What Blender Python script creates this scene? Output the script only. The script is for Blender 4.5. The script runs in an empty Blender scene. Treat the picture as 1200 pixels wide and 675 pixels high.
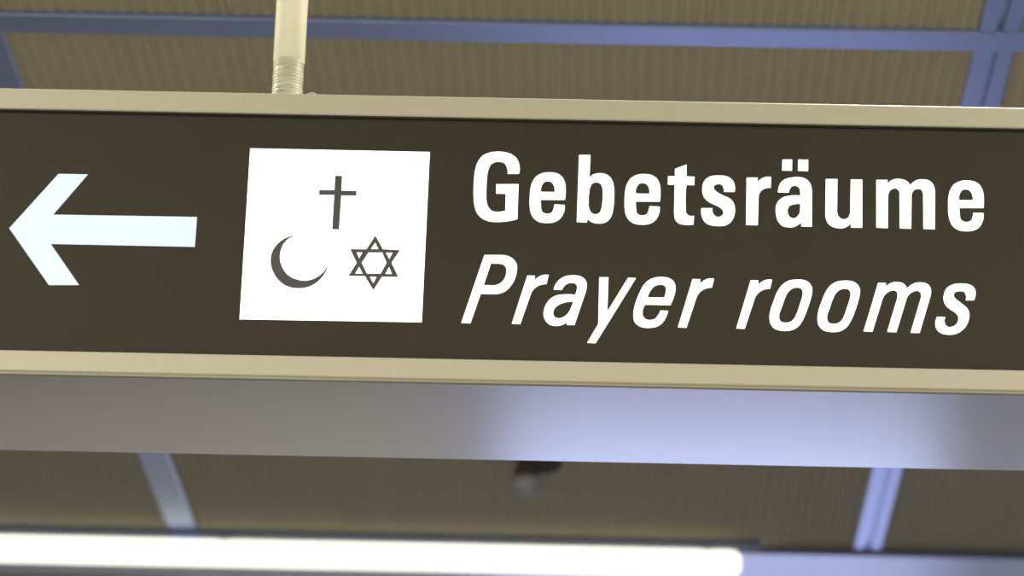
import bpy, bmesh, math, random
from mathutils import Vector, Matrix
random.seed(4)
C = bpy.context.scene.collection
scene = bpy.context.scene

# ------------------------------------------------------------------ camera
EYE = Vector((0, 0, 1.6))
PITCH, YAW, ROLL, FOCAL_PX = 0.3594, -0.00966, 0.02301, 4239.2
cp, sp, cyw, syw = math.cos(PITCH), math.sin(PITCH), math.cos(YAW), math.sin(YAW)
fwd = Vector((syw * cp, cyw * cp, sp)); right = Vector((cyw, -syw, 0)); up = right.cross(fwd)
cr, sr = math.cos(ROLL), math.sin(ROLL)
cam_x = right * cr + up * sr; cam_y = -right * sr + up * cr
cam_data = bpy.data.cameras.new('camera')
cam = bpy.data.objects.new('camera', cam_data); C.objects.link(cam)
cam.matrix_world = Matrix(((cam_x.x, cam_y.x, -fwd.x, EYE.x), (cam_x.y, cam_y.y, -fwd.y, EYE.y),
                           (cam_x.z, cam_y.z, -fwd.z, EYE.z), (0, 0, 0, 1)))
cam_data.sensor_width = 36; cam_data.lens = 36 * FOCAL_PX / 1200
cam_data.shift_x = (600 - 703.16) / 1200; cam_data.shift_y = (251.45 - 337.5) / 1200
cam_data.clip_start = .05
cam_data.dof.use_dof = True; cam_data.dof.focus_distance = 4.45; cam_data.dof.aperture_fstop = 6.0
scene.camera = cam

# ------------------------------------------------------------------ light
scene.view_settings.view_transform = 'Standard'; scene.view_settings.look = 'None'
scene.view_settings.exposure = 0; scene.view_settings.gamma = 1
try: scene.view_settings.use_curve_mapping = False
except Exception: pass
try: scene.cycles.use_denoising = True
except Exception: pass
world = bpy.data.worlds.new('world'); scene.world = world; world.use_nodes = True
world.node_tree.nodes['Background'].inputs[0].default_value = (.75, .8, 1, 1)
world.node_tree.nodes['Background'].inputs[1].default_value = .3

def area(name, loc, target, sx, sy, power, col, spread=180):
    l = bpy.data.lights.new(name, 'AREA'); l.shape = 'RECTANGLE'; l.size = sx; l.size_y = sy
    l.energy = power; l.color = col; l.spread = math.radians(spread)
    o = bpy.data.objects.new(name, l); C.objects.link(o); o.location = loc
    o.rotation_euler = (Vector(target) - Vector(loc)).to_track_quat('-Z', 'Y').to_euler()
    return o
# rows of ceiling tubes over the hall behind the viewer
area('hall_light_left', (-1.6, 1.1, 3.93), (-1.6, 1.1, 0), .14, 4.4, 150, (1, .95, .84))
area('hall_light_right', (1.05, 1.1, 3.93), (1.05, 1.1, 0), .14, 4.4, 90, (1, .95, .84))
# unseen lamps added for bright streaks along the pole edges
area('pole_highlight_lamp', (-1.66, 4.60, 3.95), (-1.66, 4.60, 0), 1.0, .12, 42, (1, .96, .84))
area('pole_highlight_lamp', (.78, 4.44, 3.95), (.78, 4.44, 0), 1.0, .12, 42, (1, .96, .84))
area('front_fill', (0, -4.8, 2.6), (0, 4.2, 3.0), 5.0, 2.2, 100, (1, .95, .84))  # fill light added behind the viewer for the pole and sign face
# unseen light added to brighten the back wall mirrored in the underside
area('back_wall_wash', (0, 12.6, 3.85), (0, 14, 1.6), 6.0, .5, 72, (1, .96, .88))
# bluish daylight in the glazed end of the hall
area('daylight_window', (0.37, 13.9, 1.75), (0.37, 0, 1.75), 1.75, 2.9, 38, (.50, .58, 1))
area('daylight_window_side', (2.25, 13.9, 1.75), (2.25, 0, 1.75), 1.5, 2.9, 5, (.5, .58, 1))

# ------------------------------------------------------------------ helpers
def tag(o, label=None, cat=None, group=None, kind=None):
    if label: o['label'] = label
    if cat: o['category'] = cat
    if group: o['group'] = group
    if kind: o['kind'] = kind
    return o
def obj(name, bm, mat, parent=None, smooth=False):
    me = bpy.data.meshes.new(name); bm.normal_update(); bm.to_mesh(me); bm.free()
    me.materials.append(mat)
    if smooth:
        for p in me.polygons: p.use_smooth = True
    o = bpy.data.objects.new(name, me); C.objects.link(o)
    if parent: o.parent = parent; o.matrix_parent_inverse = Matrix.Translation(-parent.location)
    return o
def empty(name, loc):
    o = bpy.data.objects.new(name, None); o.location = loc; C.objects.link(o); return o
def box(bm, x0, x1, y0, y1, z0, z1):
    v = [bm.verts.new(p) for p in ((x0,y0,z0),(x1,y0,z0),(x1,y1,z0),(x0,y1,z0),(x0,y0,z1),(x1,y0,z1),(x1,y1,z1),(x0,y1,z1))]
    for f in ((0,3,2,1),(4,5,6,7),(0,1,5,4),(1,2,6,5),(2,3,7,6),(3,0,4,7)): bm.faces.new([v[i] for i in f])
    return bm
def extrude_x(bm, prof, x0, x1):
    """closed (y, z) outline swept along x"""
    a = [bm.verts.new((x0, y, z)) for y, z in prof]; b = [bm.verts.new((x1, y, z)) for y, z in prof]
    n = len(prof)
    for i in range(n): bm.faces.new((a[i], a[(i+1) % n], b[(i+1) % n], b[i]))
    bm.faces.new(a[::-1]); bm.faces.new(b)
    bmesh.ops.recalc_face_normals(bm, faces=bm.faces); return bm
def extrude_y(bm, prof, y0, y1):
    a = [bm.verts.new((x, y0, z)) for x, z in prof]; b = [bm.verts.new((x, y1, z)) for x, z in prof]
    n = len(prof)
    for i in range(n): bm.faces.new((a[i], a[(i+1) % n], b[(i+1) % n], b[i]))
    bm.faces.new(a[::-1]); bm.faces.new(b)
    bmesh.ops.recalc_face_normals(bm, faces=bm.faces); return bm
def lathe(bm, prof, cx, cy, n=40, wob=None):
    """(radius, z) rows turned about the vertical through cx, cy"""
    rows = []
    for i, (r, z) in enumerate(prof):
        rows.append([bm.verts.new((cx + r*math.cos(2*math.pi*k/n), cy + r*math.sin(2*math.pi*k/n),
                    z + (wob(i, 2*math.pi*k/n) if wob else 0))) for k in range(n)])
    for a, b in zip(rows, rows[1:]):
        for k in range(n): bm.faces.new((a[k], a[(k+1) % n], b[(k+1) % n], b[k]))
    bm.faces.new(rows[0][::-1]); bm.faces.new(rows[-1])
    bmesh.ops.recalc_face_normals(bm, faces=bm.faces); return bm

# ------------------------------------------------------------------ materials
def mat(name, col, rough=.5, metal=0, emit=None, strength=0, spec=.5, noise=0, nscale=60, bump=0, bscale=200,
        coat=0, stretch=(1, 1, 1)):
    m = bpy.data.materials.new(name); m.use_nodes = True; nt = m.node_tree; b = nt.nodes['Principled BSDF']
    b.inputs['Base Color'].default_value = (*col, 1); b.inputs['Roughness'].default_value = rough
    b.inputs['Metallic'].default_value = metal; b.inputs['Specular IOR Level'].default_value = spec
    b.inputs['Coat Weight'].default_value = coat; b.inputs['Coat Roughness'].default_value = .03
    if emit:
        b.inputs['Emission Color'].default_value = (*emit, 1); b.inputs['Emission Strength'].default_value = strength
    if noise or bump:
        tc = nt.nodes.new('ShaderNodeTexCoord'); mp = nt.nodes.new('ShaderNodeMapping')
        mp.inputs['Scale'].default_value = stretch
        nt.links.new(tc.outputs['Object'], mp.inputs['Vector'])
    if noise:
        n = nt.nodes.new('ShaderNodeTexNoise'); n.inputs['Scale'].default_value = nscale; n.inputs['Detail'].default_value = 4
        nt.links.new(mp.outputs[0], n.inputs['Vector'])
        r = nt.nodes.new('ShaderNodeMapRange'); r.inputs['To Min'].default_value = 1-noise; r.inputs['To Max'].default_value = 1+noise
        nt.links.new(n.outputs['Fac'], r.inputs['Value'])
        mx = nt.nodes.new('ShaderNodeVectorMath'); mx.operation = 'SCALE'; mx.inputs[0].default_value = col
        nt.links.new(r.outputs[0], mx.inputs['Scale']); nt.links.new(mx.outputs[0], b.inputs['Base Color'])
    if bump:
        n2 = nt.nodes.new('ShaderNodeTexNoise'); n2.inputs['Scale'].default_value = bscale
        nt.links.new(mp.outputs[0], n2.inputs['Vector'])
        bp = nt.nodes.new('ShaderNodeBump'); bp.inputs['Strength'].default_value = bump; bp.inputs['Distance'].default_value = .001
        nt.links.new(n2.outputs['Fac'], bp.inputs['Height']); nt.links.new(bp.outputs[0], b.inputs['Normal'])
    return m
M = dict(
 cream=mat('cream_powder_coat', (.425, .41, .32), .5, noise=.03, nscale=90, spec=.3),
 groove=mat('olive_groove', (.26, .24, .15), .6),
 dark=mat('dark_acrylic', (.041, .036, .026), .55, noise=.06, nscale=14, spec=.08),
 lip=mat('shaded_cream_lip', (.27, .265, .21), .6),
 gap=mat('shadow_gap_black', (.02, .018, .01), .8),  # near-black colour standing in for the shade under the top rail
 underside=mat('brushed_aluminium', (.86, .865, .89), .17, metal=1, bump=.012, bscale=160, stretch=(.3, 1, 1)),
 white=mat('backlit_white', (.9, .9, .9), .4, emit=(1, 1, 1), strength=1.1),
 arrow=mat('backlit_cool_white', (.3, .34, .38), .5, emit=(.72, .86, 1), strength=.66),
 symbol=mat('printed_grey', (.048, .049, .047), .6),
 tube=mat('cream_plastic_tube', (.92, .89, .72), .22, coat=.7, spec=.5),
 sleeve=mat('clear_ribbed_sleeve', (.52, .52, .39), .35, coat=.25, noise=.5, nscale=45, stretch=(1, 1, 7)),
 beam=mat('grey_blue_beam_enamel', (.22, .29, .56), .34, metal=.45, spec=.7, noise=.05, nscale=8),
 housing=mat('lavender_lamp_housing', (.20, .23, .38), .3, metal=.3, spec=.7),
 lamp=mat('fluorescent_tube', (.9, .9, .8), .4, emit=(1, 1, .86), strength=1.35),
 light_absorber=mat('matte_absorber', (.02, .02, .022), .9, noise=.2, nscale=200),  # dark colour of the added sheet that cuts floor bounce
 floor=mat('beige_floor', (.86, .81, .70), .5, noise=.06, nscale=3),
 wall=mat('pale_wall', (.17, .165, .15), .8, noise=.04, nscale=5),
 white_wall=mat('white_plaster', (.80, .80, .82), .8, noise=.03, nscale=5),
 glass=mat('frame_grey', (.3, .3, .33), .4),
 det_dark=mat('dark_plastic', (.10, .095, .095), .9, spec=.05),
 det_red=mat('reddish_brown_plastic', (.12, .085, .08), .8, spec=.1),
 det_pale=mat('pale_grey_plastic', (.50, .50, .60), .6, spec=.2),
)
# ribbed ceiling sheet: fine punched holes between the ribs
def ceiling_mat():
    m = mat('ribbed_beige_ceiling_sheet', (.24, .21, .14), .8, spec=.1); nt = m.node_tree; b = nt.nodes['Principled BSDF']
    tc = nt.nodes.new('ShaderNodeTexCoord'); v = nt.nodes.new('ShaderNodeTexVoronoi'); v.inputs['Scale'].default_value = 130
    v.inputs['Randomness'].default_value = .2
    nt.links.new(tc.outputs['Object'], v.inputs['Vector'])
    r = nt.nodes.new('ShaderNodeValToRGB'); r.color_ramp.elements[0].position = .18; r.color_ramp.elements[1].position = .42
    r.color_ramp.elements[0].color = (.40, .365, .265, 1); r.color_ramp.elements[1].color = (.55, .505, .375, 1)
    nt.links.new(v.outputs['Distance'], r.inputs['Fac'])
    nt.links.new(r.outputs[0], b.inputs['Base Color'])
    return m
M['ceiling'] = ceiling_mat()

# ------------------------------------------------------------------ room shell
ZC = 4.0                                   # underside of the ceiling members
RX0, RX1, RY0, RY1 = -4.6, 4.6, -5.0, 14.0
bm = bmesh.new(); box(bm, RX0, RX1, RY0, RY1, -.1, 0); tag(obj('floor', bm, M['floor']), kind='structure')
bm = bmesh.new(); box(bm, RX0+.01, RX1-.01, 5.0, 13.2, .0005, .008); tag(obj('light_absorber', bm, M['light_absorber']), kind='structure')  # unseen dark floor sheet, added to dim the far ceiling
bm = bmesh.new(); box(bm, RX0-.1, RX0, RY0, RY1, 0, 4.2); tag(obj('wall_left', bm, M['wall']), kind='structure')
bm = bmesh.new(); box(bm, RX1, RX1+.1, RY0, RY1, 0, 4.2); tag(obj('wall_right', bm, M['wall']), kind='structure')
bm = bmesh.new(); box(bm, RX0, RX1, RY0-.1, RY0, 0, 4.2); tag(obj('wall_front', bm, M['wall']), kind='structure')
bm = bmesh.new(); box(bm, RX0, RX1, RY1, RY1+.1, 0, 4.2); tag(obj('wall_back', bm, M['white_wall']), kind='structure')
def window(n, x0, x1):
    bm = bmesh.new()
    for a in ((x0-.05, x0, .2, 3.3), (x1, x1+.05, .2, 3.3), (x0, x1, .2, .25), (x0, x1, 3.25, 3.3)):
        box(bm, a[0], a[1], 13.85, 13.999, a[2], a[3])
    tag(obj('window_%d' % n, bm, M['glass']), kind='structure')
window(1, -.56, 1.30); window(2, 1.45, 3.05)

PITCH_X, BX = 1.70, .60                     # ceiling module and the member right of the sign
LANES = [BX + PITCH_X*k for k in range(-2, 3)]
ROWS = [5.535 + 1.68*k for k in range(-3, 5)]
# corrugated sheet
bm = bmesh.new(); rib = .0240; prev = None; x = RX0
while x < RX1:
    for dx, z in ((0, 0), (.35, 0), (.5, .0026), (.85, .0026)):
        cur = (bm.verts.new((x+dx*rib, RY0, ZC+.006+z)), bm.verts.new((x+dx*rib, RY1, ZC+.006+z)))
        if prev: bm.faces.new((prev[0], prev[1], cur[1], cur[0]))
        prev = cur
    x += rib
bmesh.ops.remove_doubles(bm, verts=bm.verts, dist=1e-5)
tag(obj('ceiling', bm, M['ceiling']), kind='structure')

# members: two flanges with a slot between them
def lane_profile(c, w, z):
    h = w/2; s = .006
    if c < 0: return [(c-h, z+.016), (c-h, z+.003), (c-h+.003, z), (c+h-.003, z), (c+h, z+.003), (c+h, z+.016)]
    return [(c-h, z+.016), (c-h, z+.003), (c-h+.003, z), (c-s, z), (c-s, z+.008), (c+s, z+.008), (c+s, z), (c+h-.003, z), (c+h, z+.003), (c+h, z+.016)]
n = 1
for c in LANES:
    bm = extrude_y(bmesh.new(), lane_profile(c, .072, ZC), RY0, RY1)
    tag(obj('trim_%d' % n, bm, M['beam']), kind='structure'); n += 1
for r in ROWS[:-3] + ROWS[-2:]:
    w = .078; z = ZC-.002
    prof = [(r-w/2, z+.016), (r-w/2, z+.003), (r-w/2+.003, z), (r+w/2-.003, z), (r+w/2, z+.003), (r+w/2, z+.016)]
    bm = extrude_x(bmesh.new(), prof, RX0, RX1)
    tag(obj('trim_%d' % n, bm, M['beam']), kind='structure'); n += 1

# ------------------------------------------------------------------ linear lamp at the back
lamp = tag(empty('linear_ceiling_lamp', (0, 8.9, ZC-.10)), 'long glowing white strip lamp in front of a wide lavender housing, below the sign', 'ceiling lamp')
hb = [(8.735, ZC-.004), (8.745, ZC-.010), (9.075, ZC-.010), (9.085, ZC-.004), (9.085, ZC+.004), (8.735, ZC+.004)]
obj('housing', extrude_x(bmesh.new(), hb, RX0+.01, RX1-.01), M['housing'], lamp)
for hx in (-4.2, -2.6, -1.0, .2):
    obj('tube_holder', box(bmesh.new(), hx-.01, hx+.01, 8.70, 8.76, ZC-.06, ZC-.010), M['housing'], lamp)
obj('light_shield', box(bmesh.new(), -4.4, .33, 8.672, 8.676, ZC-.012, ZC+.0055), M['housing'], lamp)  # strip added to keep the tube's light off the near ceiling
# luminous tube with a rounded end
TUBE_R = .034; ty, tz = 8.718, ZC-.044
bm = bmesh.new(); rows = []; XE = .287
xs = [(-4.4, 1)] + [(XE-.03, 1)] + [(XE-.03+.03*math.sin(a), max(.02, math.cos(a))) for a in [math.pi/2*i/8 for i in range(1, 9)]]
for xx, s in xs:
    s2 = s**.6
    rows.append([bm.verts.new((xx, ty+TUBE_R*s2*math.cos(2*math.pi*k/24), tz+TUBE_R*s2*math.sin(2*math.pi*k/24))) for k in range(24)])
for a, b in zip(rows, rows[1:]):
    for k in range(24): bm.faces.new((a[k], a[(k+1) % 24], b[(k+1) % 24], b[k]))
bm.faces.new(rows[0]); bm.faces.new(rows[-1]); bmesh.ops.recalc_face_normals(bm, faces=bm.faces)
tag(obj('light_tube', bm, M['lamp'], lamp, smooth=True), 'glowing white tube with a rounded end')

# ------------------------------------------------------------------ smoke detector on the ceiling behind the sign
DX, DY = -.222, 8.02
det = tag(empty('smoke_detector', (DX, DY, ZC+.03)), 'small blurred ceiling detector with dark base and pale grey head, below the sign edge', 'detector')
bm = lathe(bmesh.new(), [(.052, ZC+.005), (.052, ZC-.004), (.046, ZC-.014), (.03, ZC-.018)], DX+.018, DY, 32)
obj('base', bm, M['det_dark'], det)
bm = lathe(bmesh.new(), [(.027, ZC-.018), (.026, ZC-.036)], DX-.012, DY, 28)
obj('neck', bm, M['det_red'], det)
bm = lathe(bmesh.new(), [(.026, ZC-.036), (.034, ZC-.042), (.034, ZC-.062), (.026, ZC-.075), (.012, ZC-.08)], DX-.010, DY, 28)
obj('head', bm, M['det_pale'], det, smooth=True)

# ------------------------------------------------------------------ the sign
F = 4.2                                    # y of the printed face
ZT, ZPT, ZPB, ZB = 3.3301, 3.3024, 2.9842, 2.9576
DEPTH = .3255
SX0, SX1 = -1.45, 1.35
sign = tag(empty('hanging_sign', (-.05, F + DEPTH/2, ZB)), 'long dark illuminated sign box in cream frame reading Gebetsräume Prayer rooms', 'sign')
def rail(name, z0, z1, y0=F-.006, y1=F+.03):
    b = .0015
    prof = [(y0+b, z0), (y0, z0+b), (y0, z1-b), (y0+b, z1), (y1, z1), (y1, z0)]
    return obj(name, extrude_x(bmesh.new(), prof, SX0, SX1), M['cream'], sign)
rail('top_rail', ZPT, ZT); rail('bottom_rail', ZB, ZPB)
# back rails
YB = F + DEPTH
for nm, z0, z1 in (('top_rail', ZPT, ZT), ('bottom_rail', ZB, ZPB)):
    obj(nm, box(bmesh.new(), SX0, SX1, YB-.03, YB, z0+.0, z1), M['cream'], sign)
# end caps
for xa, xb in ((SX0-.012, SX0), (SX1, SX1+.012)):
    obj('end_cap', box(bmesh.new(), xa, xb, F-.006, YB, ZB, ZT), M['cream'], sign)
# bottom groove strip and lip, seen as two thin lines under the lower rail
tag(obj('groove_strip', box(bmesh.new(), SX0, SX1, F-.004, F+.004, ZB-.0018, ZB), M['groove'], sign), 'thin olive groove line')  # darker olive strip filling the groove
obj('bottom_lip', box(bmesh.new(), SX0, SX1, F-.0045, F+.003, ZB-.0034, ZB-.0018), M['lip'], sign)
tag(obj('underside', box(bmesh.new(), SX0, SX1, F+.0041, YB, ZB-.0015, ZB-.0001), M['underside'], sign), 'brushed metal bottom of the box')
obj('top_cover', box(bmesh.new(), SX0, SX1, F+.0301, YB-.0301, ZT-.004, ZT-.001), M['cream'], sign)
tag(obj('display_panel', box(bmesh.new(), SX0, SX1, F, F+.004, ZPB+.0001, ZPT-.0001), M['dark'], sign), 'dark brown sign face')
tag(obj('shadow_gap_strip', box(bmesh.new(), SX0, SX1, F-.0045, F-.0001, ZPT-.0021, ZPT-.0001), M['gap'], sign), 'black shadow line under the top rail')  # dark strip put in as the shadow gap
obj('back_panel', box(bmesh.new(), SX0, SX1, YB-.008, YB-.004, ZPB, ZPT), M['dark'], sign)

# outlines of the print on the sign face: x and height in millimetres, third value 1 = sharp corner
ARROW_OUTLINE = [[(-772.0,3144.5,1),(-716.3,3218.0,1),(-679.4,3218.1,1),(-718.8,3163.7,1),(-540.1,3164.3,1),(-540.5,3124.8,1),(-718.9,3124.9,1),(-679.9,3071.8,1),(-717.3,3071.0,1)]]
CROSS_OUTLINE = [[(-371.5,3222.5,1),(-362.8,3222.5,1),(-362.6,3202.8,1),(-343.9,3202.8,1),(-343.9,3196.6,1),(-362.6,3196.5,1),(-363.2,3151.3,1),(-371.8,3151.4,1),(-371.5,3196.8,1),(-390.4,3196.7,1),(-390.2,3203.1,1),(-371.4,3203.2,1)]]
CRESCENT_OUTLINE = [[(-414.4,3143.6,1),(-417.9,3142.8,0),(-424.8,3140.5,0),(-431.7,3136.9,0),(-438.4,3130.8,0),(-443.0,3123.9,0),(-445.4,3116.4,0),(-445.8,3108.2,0),(-444.2,3099.3,0),(-440.5,3091.1,0),(-434.5,3083.1,0),(-427.2,3077.3,0),(-418.6,3074.0,0),(-409.4,3073.2,0),(-400.4,3074.4,0),(-392.1,3078.0,0),(-384.7,3084.1,0),(-378.8,3092.4,0),(-375.0,3101.5,0),(-373.9,3108.2,1),(-376.4,3100.7,0),(-381.0,3093.9,0),(-387.0,3088.5,0),(-394.6,3084.7,0),(-403.6,3083.1,0),(-412.1,3084.6,0),(-420.0,3087.8,0),(-427.3,3094.4,0),(-432.0,3102.5,0),(-434.4,3110.7,0),(-434.5,3118.9,0),(-432.6,3127.2,0),(-429.0,3134.0,0),(-423.4,3139.3,0),(-417.9,3142.2,0)]]
STAR_OUTLINE = [[(-317.9,3144.3,1),(-307.8,3126.5,1),(-286.7,3125.7,1),(-296.5,3108.9,1),(-287.2,3090.5,1),(-307.5,3090.3,1),(-316.5,3073.8,1),(-318.3,3073.8,1),(-328.5,3090.7,1),(-349.0,3090.5,1),(-339.5,3107.9,1),(-348.3,3125.8,1),(-328.3,3125.9,1)],[(-317.8,3135.0,1),(-313.3,3126.5,1),(-322.7,3126.3,1)],[(-340.1,3121.6,1),(-332.8,3121.8,1),(-336.7,3113.9,1)],[(-304.0,3122.1,1),(-295.5,3122.2,1),(-299.4,3113.8,1)],[(-325.6,3121.8,1),(-308.5,3122.1,1),(-302.6,3108.9,1),(-309.4,3094.3,1),(-326.1,3094.0,1),(-333.2,3108.0,1)],[(-336.2,3102.9,1),(-331.6,3093.9,1),(-340.7,3093.7,1)],[(-299.1,3103.3,1),(-295.5,3094.0,1),(-303.4,3094.2,1)],[(-322.5,3090.0,1),(-314.0,3089.9,1),(-317.8,3081.7,1)]]
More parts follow.
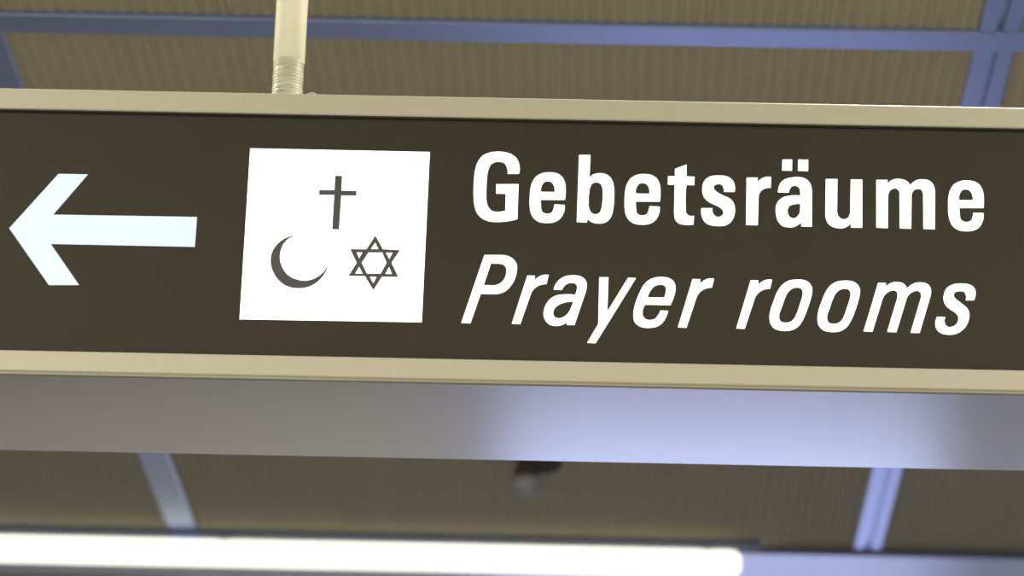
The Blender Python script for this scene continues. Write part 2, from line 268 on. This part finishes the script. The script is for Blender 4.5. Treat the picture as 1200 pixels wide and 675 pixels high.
WORDS = [
 ('German', [
  ('G', [[(-142.8,3230.1,1),(-141.9,3234.4,0),(-142.6,3242.0,0),(-146.0,3250.3,0),(-152.5,3255.8,0),(-161.1,3258.7,0),(-170.4,3259.1,0),(-180.3,3257.7,0),(-188.7,3253.2,0),(-194.5,3244.7,0),(-197.3,3234.0,0),(-198.4,3221.1,0),(-198.5,3208.9,0),(-198.0,3196.8,0),(-196.5,3186.3,0),(-193.4,3177.3,0),(-187.3,3170.3,0),(-178.8,3166.4,0),(-169.5,3165.4,0),(-161.1,3165.9,0),(-151.3,3167.4,0),(-142.9,3169.9,1),(-142.8,3216.2,1),(-170.4,3215.6,1),(-170.5,3203.1,1),(-158.3,3203.1,1),(-158.2,3180.7,1),(-162.9,3179.4,0),(-168.6,3178.8,0),(-175.0,3180.2,0),(-179.4,3185.1,0),(-181.7,3191.9,0),(-182.5,3200.2,0),(-182.6,3212.3,0),(-182.3,3224.4,0),(-181.0,3234.4,0),(-177.7,3242.0,0),(-172.8,3245.0,0),(-167.1,3245.6,0),(-161.4,3243.9,0),(-158.4,3239.4,0),(-156.8,3229.7,1)]]),
  ('e', [[(-114.7,3196.0,1),(-84.6,3196.5,1),(-83.9,3205.3,0),(-84.1,3212.8,0),(-85.4,3220.4,0),(-89.3,3227.6,0),(-95.8,3231.7,0),(-104.3,3232.8,0),(-113.5,3231.5,0),(-120.8,3227.2,0),(-125.6,3219.5,0),(-127.9,3209.6,0),(-128.4,3198.3,0),(-128.1,3187.7,0),(-126.5,3178.7,0),(-122.5,3171.2,0),(-116.0,3166.8,0),(-106.8,3165.5,0),(-97.6,3166.6,0),(-90.7,3170.7,0),(-86.3,3177.7,0),(-84.7,3189.8,1),(-97.3,3190.2,1),(-98.4,3184.5,0),(-100.1,3180.0,0),(-105.7,3177.6,0),(-111.4,3179.3,0),(-113.9,3185.0,1)],[(-114.5,3206.6,1),(-113.4,3216.0,0),(-110.4,3219.9,0),(-106.1,3221.0,0),(-102.6,3220.0,0),(-99.7,3217.1,0),(-98.0,3212.5,0),(-97.8,3206.6,1)]]),
  ('b', [[(-68.4,3256.8,1),(-54.3,3257.1,1),(-54.8,3226.3,1),(-51.8,3229.9,0),(-46.9,3232.3,0),(-41.2,3233.0,0),(-34.1,3231.6,0),(-28.6,3227.3,0),(-25.4,3220.9,0),(-23.8,3212.6,0),(-23.5,3202.0,0),(-23.8,3191.4,0),(-24.9,3182.3,0),(-27.5,3174.0,0),(-32.8,3168.3,0),(-39.8,3166.2,0),(-47.6,3166.8,0),(-52.6,3168.9,0),(-55.9,3172.6,1),(-56.5,3167.2,1),(-69.2,3167.5,1)],[(-46.6,3220.7,0),(-50.6,3219.3,0),(-53.6,3214.2,0),(-54.8,3205.9,0),(-55.1,3195.3,0),(-54.4,3186.2,0),(-51.7,3180.5,0),(-46.4,3178.1,0),(-41.5,3180.1,0),(-39.1,3185.8,0),(-37.9,3195.6,0),(-37.7,3206.2,0),(-38.7,3214.5,0),(-41.7,3219.5,0)]]),
  ('e', [[(3.3,3196.2,1),(33.4,3196.7,1),(34.0,3205.5,0),(33.8,3213.0,0),(32.5,3220.6,0),(28.6,3227.8,0),(22.1,3231.9,0),(13.6,3233.0,0),(4.4,3231.7,0),(-2.8,3227.4,0),(-7.7,3219.7,0),(-10.0,3209.8,0),(-10.5,3198.5,0),(-10.2,3187.9,0),(-8.6,3178.9,0),(-4.5,3171.4,0),(1.9,3167.0,0),(11.1,3165.7,0),(20.3,3166.8,0),(27.2,3170.9,0),(31.6,3177.9,0),(33.2,3190.0,1),(20.7,3190.4,1),(19.5,3184.7,0),(17.8,3180.2,0),(12.2,3177.8,0),(6.5,3179.5,0),(4.0,3185.2,1)],[(3.4,3206.8,1),(4.6,3216.2,0),(7.6,3220.1,0),(11.8,3221.2,0),(15.4,3220.2,0),(18.3,3217.3,0),(19.9,3212.7,0),(20.1,3206.8,1)]]),
  ('t', [[(51.5,3240.7,1),(65.9,3246.8,1),(66.1,3230.9,1),(76.0,3230.8,1),(75.6,3219.4,1),(66.1,3219.5,1),(65.7,3188.0,0),(66.3,3182.0,0),(69.3,3179.1,0),(75.9,3178.8,1),(75.5,3167.2,1),(64.5,3166.7,0),(57.5,3168.2,0),(53.2,3172.6,0),(51.4,3180.9,0),(51.2,3185.4,1),(51.4,3219.5,1),(42.9,3219.7,1),(43.0,3230.8,1),(51.6,3230.7,1)]]),
  ('s', [[(126.0,3211.6,1),(126.2,3219.5,0),(123.6,3226.7,0),(117.6,3231.5,0),(105.8,3232.9,0),(95.2,3231.3,0),(88.9,3226.3,0),(86.1,3218.7,0),(85.9,3211.1,0),(88.4,3203.3,0),(94.1,3197.6,0),(102.7,3193.3,0),(109.1,3189.6,0),(112.4,3184.7,0),(110.6,3179.9,0),(106.1,3177.8,0),(101.4,3179.7,0),(99.2,3183.4,0),(98.6,3189.4,1),(85.1,3189.1,1),(84.8,3183.8,0),(86.6,3175.6,0),(91.6,3168.9,0),(98.7,3166.4,0),(105.8,3165.9,0),(114.2,3166.7,0),(121.2,3171.0,0),(125.4,3178.7,0),(126.7,3187.7,0),(125.2,3196.0,0),(121.7,3201.2,0),(113.9,3205.6,0),(106.7,3209.2,0),(101.8,3212.9,0),(100.0,3216.2,0),(101.0,3219.7,0),(105.9,3221.7,0),(110.2,3220.4,0),(112.3,3216.2,0),(112.9,3211.3,1)]]),
  ('r', [[(140.8,3230.9,1),(154.7,3231.2,1),(154.4,3225.0,1),(158.9,3229.6,0),(164.6,3232.2,0),(171.3,3232.3,1),(170.8,3217.9,1),(164.7,3217.3,0),(159.7,3214.4,0),(156.9,3210.3,0),(155.8,3204.2,1),(155.1,3168.0,1),(140.6,3168.0,1)]]),
  ('a with umlaut', [[(193.3,3212.1,1),(180.0,3212.1,1),(180.5,3217.6,0),(183.0,3224.5,0),(188.7,3229.6,0),(197.2,3232.2,0),(206.4,3232.9,0),(214.2,3230.8,0),(219.1,3226.0,0),(221.7,3218.5,0),(222.1,3210.9,1),(222.0,3167.4,1),(209.2,3167.5,1),(208.6,3172.6,1),(205.1,3169.5,0),(200.2,3166.7,0),(193.1,3166.1,0),(186.1,3167.6,0),(181.1,3172.3,0),(178.3,3179.0,0),(177.3,3185.8,0),(177.5,3193.3,0),(180.3,3200.2,0),(185.9,3205.3,0),(193.0,3207.6,0),(207.6,3208.3,1),(207.5,3213.6,0),(206.0,3218.9,0),(201.4,3221.4,0),(196.5,3219.8,0),(194.4,3216.4,0)],[(207.6,3197.3,1),(207.6,3190.9,0),(206.5,3184.1,0),(203.0,3179.5,0),(198.7,3177.9,0),(194.5,3180.1,0),(192.1,3185.3,0),(192.1,3189.9,0),(194.5,3194.4,0),(200.1,3196.7,0)],[(185.8,3256.0,1),(197.0,3256.3,1),(197.4,3255.8,1),(197.3,3241.8,1),(196.7,3241.3,1),(185.5,3241.4,1),(185.0,3241.9,1),(185.3,3255.6,1)],[(205.3,3256.5,1),(217.1,3256.4,1),(217.5,3255.9,1),(217.3,3241.8,1),(216.7,3241.3,1),(205.2,3241.4,1),(204.7,3241.8,1),(204.9,3256.0,1)]]),
  ('u', [[(239.4,3231.0,1),(253.8,3231.3,1),(253.3,3190.4,1),(254.0,3184.4,0),(256.6,3179.9,0),(261.5,3178.1,0),(266.4,3179.8,0),(269.0,3184.7,0),(269.8,3190.7,1),(270.4,3231.2,1),(284.7,3231.2,1),(284.4,3167.4,1),(270.5,3167.4,1),(270.3,3172.7,1),(267.1,3169.6,0),(260.8,3166.4,0),(255.1,3166.2,0),(248.1,3167.7,0),(242.4,3172.1,0),(239.6,3178.8,0),(238.8,3187.1,1)]]),
  ('m', [[(302.2,3231.2,1),(316.0,3231.5,1),(316.3,3226.1,1),(319.6,3229.9,0),(324.6,3232.5,0),(331.0,3233.1,0),(338.0,3231.5,0),(342.0,3228.6,0),(344.3,3224.8,1),(348.6,3229.5,0),(353.6,3232.3,0),(360.0,3233.2,0),(367.8,3231.7,0),(372.2,3227.7,0),(374.7,3220.9,0),(375.1,3214.1,1),(374.4,3167.3,1),(360.2,3167.5,1),(360.3,3210.8,1),(359.8,3216.1,0),(357.7,3219.4,0),(353.5,3220.3,0),(349.2,3218.6,0),(346.4,3214.3,0),(345.8,3209.0,1),(345.0,3167.3,1),(330.9,3167.6,1),(331.0,3211.7,1),(330.1,3217.7,0),(327.3,3220.2,0),(323.8,3220.3,0),(319.5,3217.8,0),(317.4,3213.7,0),(316.7,3209.9,1),(316.1,3167.6,1),(301.9,3167.8,1)]]),
  ('e', [[(404.9,3196.0,1),(435.0,3196.5,1),(435.6,3205.3,0),(435.4,3212.8,0),(434.1,3220.4,0),(430.2,3227.6,0),(423.8,3231.7,0),(415.2,3232.8,0),(406.0,3231.5,0),(398.8,3227.2,0),(393.9,3219.5,0),(391.6,3209.6,0),(391.1,3198.3,0),(391.4,3187.7,0),(393.1,3178.7,0),(397.1,3171.2,0),(403.6,3166.8,0),(412.8,3165.5,0),(421.9,3166.6,0),(428.9,3170.7,0),(433.2,3177.7,0),(434.9,3189.8,1),(422.3,3190.1,1),(421.2,3184.5,0),(419.4,3180.0,0),(413.9,3177.6,0),(408.2,3179.3,0),(405.6,3185.0,1)],[(405.0,3206.6,1),(406.2,3216.0,0),(409.2,3219.9,0),(413.4,3221.0,0),(417.0,3220.0,0),(419.9,3217.1,0),(421.6,3212.5,0),(421.7,3206.6,1)]]),
 ]),
 ('English1', [
  ('P', [[(-182.2,3121.6,1),(-161.5,3122.0,1),(-151.6,3120.4,0),(-145.1,3115.6,0),(-141.7,3109.0,0),(-141.7,3100.0,0),(-144.0,3090.3,0),(-148.3,3082.0,0),(-154.4,3075.2,0),(-161.3,3071.8,0),(-171.1,3070.7,1),(-185.1,3070.7,1),(-196.4,3032.2,1),(-207.7,3032.4,1)],[(-173.8,3110.7,1),(-164.0,3110.7,1),(-158.3,3109.4,0),(-155.1,3105.7,0),(-154.5,3099.7,0),(-156.3,3091.5,0),(-160.4,3085.9,0),(-165.9,3082.8,0),(-172.9,3082.1,1),(-181.8,3082.2,1)]]),
  ('r', [[(-128.4,3095.8,1),(-119.0,3095.7,1),(-119.4,3089.8,1),(-115.7,3093.4,0),(-110.2,3096.5,0),(-102.1,3097.0,1),(-104.6,3085.2,1),(-110.6,3084.3,0),(-116.8,3081.2,0),(-120.9,3076.9,0),(-123.5,3071.4,1),(-135.3,3032.4,1),(-145.7,3032.8,1)]]),
  ('a', [[(-85.2,3078.1,1),(-95.4,3077.9,1),(-94.1,3083.5,0),(-89.7,3090.3,0),(-82.1,3095.7,0),(-72.3,3097.2,0),(-63.9,3096.5,0),(-58.2,3093.2,0),(-55.3,3088.1,0),(-55.1,3080.6,0),(-57.0,3072.4,1),(-68.7,3032.7,1),(-78.3,3032.6,1),(-77.6,3037.5,1),(-80.6,3034.2,0),(-85.4,3031.9,0),(-91.7,3031.0,0),(-98.7,3032.4,0),(-103.7,3036.7,0),(-106.6,3042.5,0),(-107.1,3049.2,0),(-104.9,3057.3,0),(-99.6,3065.6,0),(-91.3,3070.7,0),(-81.5,3072.2,0),(-68.9,3071.9,1),(-67.0,3078.9,0),(-66.8,3083.4,0),(-69.3,3086.6,0),(-73.5,3087.4,0),(-78.4,3086.4,0),(-82.5,3083.0,0)],[(-71.2,3062.8,1),(-79.9,3062.0,0),(-87.5,3059.2,0),(-93.0,3054.6,0),(-95.2,3049.4,0),(-94.8,3045.0,0),(-91.9,3041.7,0),(-87.7,3041.0,0),(-82.2,3043.0,0),(-77.4,3047.3,0),(-74.1,3053.6,0)]]),
  ('y', [[(-39.7,3095.4,1),(-28.5,3095.6,1),(-28.9,3050.8,1),(-4.3,3095.4,1),(5.5,3095.3,1),(-42.4,3009.7,1),(-52.7,3010.1,1),(-39.7,3034.3,1)]]),
  ('e', [[(17.4,3060.9,1),(48.5,3060.9,1),(51.5,3068.8,0),(53.9,3077.7,0),(54.3,3085.2,0),(51.9,3091.8,0),(46.2,3096.1,0),(37.8,3097.4,0),(29.4,3096.5,0),(21.0,3092.6,0),(14.8,3085.8,0),(10.1,3076.1,0),(6.1,3064.9,0),(3.5,3053.0,0),(3.2,3045.6,0),(4.9,3038.2,0),(10.2,3033.2,0),(17.2,3031.1,0),(24.1,3031.0,0),(32.5,3032.9,0),(38.7,3037.5,0),(42.8,3044.2,0),(45.8,3053.4,1),(36.3,3053.7,1),(33.6,3047.7,0),(30.2,3043.2,0),(24.0,3041.1,0),(18.4,3042.2,0),(14.8,3046.6,0),(14.4,3051.7,0)],[(20.4,3070.5,1),(24.7,3080.8,0),(29.5,3085.8,0),(35.1,3087.3,0),(40.0,3086.6,0),(42.6,3083.4,0),(42.5,3077.5,0),(40.6,3070.5,1)]]),
  ('r', [[(75.3,3095.5,1),(84.7,3095.4,1),(84.3,3089.4,1),(88.0,3093.0,0),(93.6,3096.1,0),(101.7,3096.6,1),(99.2,3084.8,1),(93.2,3083.9,0),(87.0,3080.8,0),(82.9,3076.6,0),(80.2,3071.0,1),(68.5,3032.0,1),(58.0,3032.4,1)]]),
 ]),
 ('English2', [
  ('r', [[(146.9,3095.5,1),(156.3,3095.4,1),(155.9,3089.4,1),(159.6,3093.1,0),(165.1,3096.2,0),(173.2,3096.6,1),(170.7,3084.8,1),(164.7,3084.0,0),(158.5,3080.9,0),(154.4,3076.6,0),(151.8,3071.1,1),(140.0,3032.1,1),(129.6,3032.4,1)]]),
  ('o', [[(203.2,3097.5,0),(194.1,3096.0,0),(186.4,3090.9,0),(180.1,3081.9,0),(175.3,3069.2,0),(171.1,3055.7,0),(170.2,3046.9,0),(171.9,3038.8,0),(176.8,3033.0,0),(184.5,3030.7,0),(190.1,3030.5,0),(198.4,3032.0,0),(205.4,3036.5,0),(211.0,3044.8,0),(215.8,3056.7,0),(220.0,3070.1,0),(222.4,3080.5,0),(222.5,3086.5,0),(220.0,3092.3,0),(213.7,3096.7,0),(208.1,3097.6,0)],[(203.9,3087.1,0),(198.3,3085.6,0),(192.7,3080.6,0),(189.2,3073.1,0),(185.1,3060.5,0),(182.2,3051.5,0),(182.4,3045.6,0),(184.5,3042.3,0),(189.4,3041.1,0),(195.6,3042.2,0),(200.5,3046.8,0),(204.0,3054.2,0),(207.4,3065.4,0),(210.6,3076.6,0),(210.9,3081.8,0),(208.8,3085.9,0)]]),
  ('o', [[(261.9,3097.3,0),(252.8,3095.7,0),(245.1,3090.7,0),(238.9,3081.6,0),(234.0,3068.9,0),(229.9,3055.5,0),(229.0,3046.6,0),(230.7,3038.5,0),(235.6,3032.8,0),(243.3,3030.4,0),(248.8,3030.2,0),(257.2,3031.7,0),(264.2,3036.3,0),(269.7,3044.5,0),(274.6,3056.4,0),(278.8,3069.8,0),(281.1,3080.3,0),(281.3,3086.2,0),(278.7,3092.1,0),(272.4,3096.4,0),(266.8,3097.4,0)],[(262.6,3086.9,0),(257.1,3085.4,0),(251.5,3080.4,0),(248.0,3072.9,0),(243.8,3060.2,0),(241.0,3051.3,0),(241.1,3045.4,0),(243.2,3042.1,0),(248.1,3040.8,0),(254.4,3042.0,0),(259.3,3046.5,0),(262.7,3054.0,0),(266.2,3065.1,0),(269.4,3076.3,0),(269.7,3081.5,0),(267.5,3085.6,0)]]),
  ('m', [[(303.7,3095.3,1),(313.5,3095.2,1),(312.8,3089.8,1),(316.6,3093.6,0),(322.2,3096.4,0),(327.8,3096.8,0),(333.4,3095.8,0),(337.3,3092.6,0),(339.0,3088.2,1),(343.2,3092.7,0),(350.2,3096.3,0),(357.9,3096.9,0),(364.2,3095.1,0),(368.1,3090.3,0),(368.7,3083.6,0),(366.8,3075.4,1),(354.2,3031.3,1),(343.1,3031.3,1),(354.9,3072.2,1),(356.4,3078.9,0),(355.7,3083.3,0),(352.9,3085.9,0),(348.7,3085.4,0),(343.1,3082.3,0),(338.9,3076.3,0),(336.7,3068.8,1),(325.7,3031.6,1),(314.5,3031.9,1),(326.3,3073.1,1),(327.4,3079.8,0),(326.6,3084.2,0),(322.2,3085.9,0),(316.6,3084.0,0),(311.6,3079.4,0),(308.1,3071.2,1),(296.4,3031.7,1),(285.6,3032.0,1)]]),
  ('s', [[(421.3,3075.1,1),(423.5,3083.3,0),(422.9,3089.2,0),(419.5,3093.6,0),(413.2,3096.1,0),(404.1,3096.5,0),(395.0,3094.8,0),(388.0,3089.9,0),(384.4,3081.7,0),(384.0,3075.0,0),(386.3,3068.4,0),(391.1,3063.3,0),(397.4,3059.0,0),(401.5,3053.9,0),(401.7,3048.8,0),(399.3,3043.6,0),(394.3,3040.2,0),(390.1,3039.7,0),(386.7,3041.5,0),(384.9,3045.5,0),(386.1,3052.4,1),(375.7,3052.7,1),(373.8,3046.7,0),(373.7,3040.8,0),(376.2,3035.0,0),(381.7,3031.0,0),(390.0,3029.8,0),(398.4,3031.0,0),(406.1,3035.6,0),(412.5,3043.8,0),(415.1,3052.0,0),(415.2,3058.7,0),(412.8,3064.5,0),(407.3,3069.6,0),(401.1,3074.6,0),(396.9,3079.0,0),(396.5,3081.9,0),(399.1,3085.4,0),(404.7,3086.6,0),(409.6,3085.6,0),(411.6,3081.5,0),(411.1,3074.8,1)]]),
 ]),
]

def smooth_outline(pts):
    """closed outline: straight between two corners, a Catmull-Rom curve through smooth points"""
    n = len(pts); out = []
    for i in range(n):
        p0, p1, p2, p3 = pts[i-1], pts[i], pts[(i+1) % n], pts[(i+2) % n]
        out.append((p1[0], p1[1]))
        if p1[2] and p2[2]: continue
        a = Vector(p1[:2]); b = Vector(p2[:2]); L = (b-a).length
        def tan(pm, pc, pn):
            d1 = Vector(pc[:2])-Vector(pm[:2]); d2 = Vector(pn[:2])-Vector(pc[:2]); l1, l2 = d1.length, d2.length
            t = (d1/l1)*l2 + (d2/l2)*l1
            return t.normalized()
        if p1[2]:
            # leave a corner in line with the straight edge before it if nearly so, else freely
            d = (b-a).normalized(); e = Vector(p1[:2])-Vector(p0[:2])
            m1 = e.normalized() if p0[2] and e.normalized().dot(d) > .86 else None
        else: m1 = tan(p0, p1, p2)
        if p2[2]:
            d = (b-a).normalized(); e = Vector(p3[:2])-Vector(p2[:2])
            m2 = e.normalized() if p3[2] and e.normalized().dot(d) > .86 else None
        else: m2 = tan(p1, p2, p3)
        d = (b-a).normalized()
        if m1 is None: m1 = (2*d*d.dot(m2) - m2) if m2 is not None else d
        if m2 is None: m2 = 2*d*d.dot(m1) - m1
        m1 = m1*L; m2 = m2*L
        for k in range(1, 6):
            t = k/6; t2 = t*t; t3 = t2*t
            q = (2*t3-3*t2+1)*a + (t3-2*t2+t)*m1 + (3*t2-2*t3)*b + (t3-t2)*m2
            out.append((q.x, q.y))
    return out
def print_shape(name, outlines, m, parent, y, thick=.0005):
    cu = bpy.data.curves.new(name, 'CURVE'); cu.dimensions = '2D'; cu.fill_mode = 'BOTH'; cu.extrude = thick/2
    for ct in outlines:
        pts = smooth_outline(ct); s = cu.splines.new('POLY'); s.points.add(len(pts)-1); s.use_cyclic_u = True
        for q, (x, z) in zip(s.points, pts): q.co = (x/1000, z/1000, 0, 1)
    tmp = bpy.data.objects.new(name, cu); C.objects.link(tmp)
    dg = bpy.context.evaluated_depsgraph_get()
    me = bpy.data.meshes.new_from_object(tmp.evaluated_get(dg)); bpy.data.objects.remove(tmp)
    me.transform(Matrix(((1,0,0,0),(0,0,-1,y-thick/2-.00005),(0,1,0,0),(0,0,0,1))))
    me.materials.clear(); me.materials.append(m); me.name = name
    o = bpy.data.objects.new(name, me); C.objects.link(o); o.parent = parent
    o.matrix_parent_inverse = Matrix.Translation(-(parent.matrix_world.translation if parent.type != 'EMPTY' else parent.location))
    return o
tag(print_shape('arrow', ARROW_OUTLINE, M['arrow'], sign, F), 'cool white arrow pointing left')
SQ = [(-479.3,3257.1,1),(-254.8,3256.9,1),(-256.1,3032.3,1),(-479.9,3031.5,1)]
plate = tag(print_shape('pictogram_plate', [SQ], M['white'], sign, F), 'bright white square with three religious symbols')
def on_plate(name, outl, label):
    o = print_shape(name, outl, M['symbol'], sign, F-.0006, .0003)
    o.parent = plate; o.matrix_parent_inverse = Matrix(); tag(o, label)
on_plate('cross_symbol', CROSS_OUTLINE, 'dark grey Latin cross')
on_plate('crescent_symbol', CRESCENT_OUTLINE, 'dark grey crescent moon')
on_plate('star_symbol', STAR_OUTLINE, 'dark grey six-pointed star')
for word, letters in WORDS:
    for ch, outl in letters:
        tag(print_shape('letter', outl, M['white'], sign, F), 'white letter %s%s' % (ch, '' if word == 'German' else ' in italics'))

# ------------------------------------------------------------------ suspension pole
PX, PY = -.454, F + DEPTH/2
pole = tag(empty('suspension_pole', (PX, PY, ZT)), 'round cream pole with a ribbed clear sleeve standing on top of the sign', 'pole')
R_ = .0208
ZS = ZT + .114
obj('tube', lathe(bmesh.new(), [(R_, ZS), (R_, ZC-.001)], PX, PY, 48), M['tube'], pole, smooth=True)
prof = []; z = ZT - .001; k = 0
while z < ZS:
    j = random.uniform(-.0004, .0004)
    prof += [(.0182+j, z), (.0198+j, z+.0009), (.0200+j, z+.0022), (.0184+j, z+.0031)]
    z += .0040; k += 1
tilt = [random.uniform(-.0012, .0012) for _ in range(len(prof)//4+1)]
bm = lathe(bmesh.new(), prof, PX, PY, 40, wob=lambda i, a: tilt[i//4]*math.cos(a+i//4*.7))
tag(obj('ribbed_sleeve', bm, M['sleeve'], pole, smooth=True), 'ribbed translucent sleeve')
obj('ceiling_flange', lathe(bmesh.new(), [(.05, ZC-.001), (.05, ZC-.008), (.03, ZC-.014)][::-1], PX, PY, 40), M['tube'], pole, smooth=False)

# screw head beside the pole on top of the sign
scr = tag(obj('screw', lathe(bmesh.new(), [(.0056, ZT), (.0056, ZT+.002), (.004, ZT+.0034), (.001, ZT+.004)], -.406, F+.001, 20), M['cream'], smooth=True),
          'tiny pale screw head on the sign top just right of the pole', 'screw')
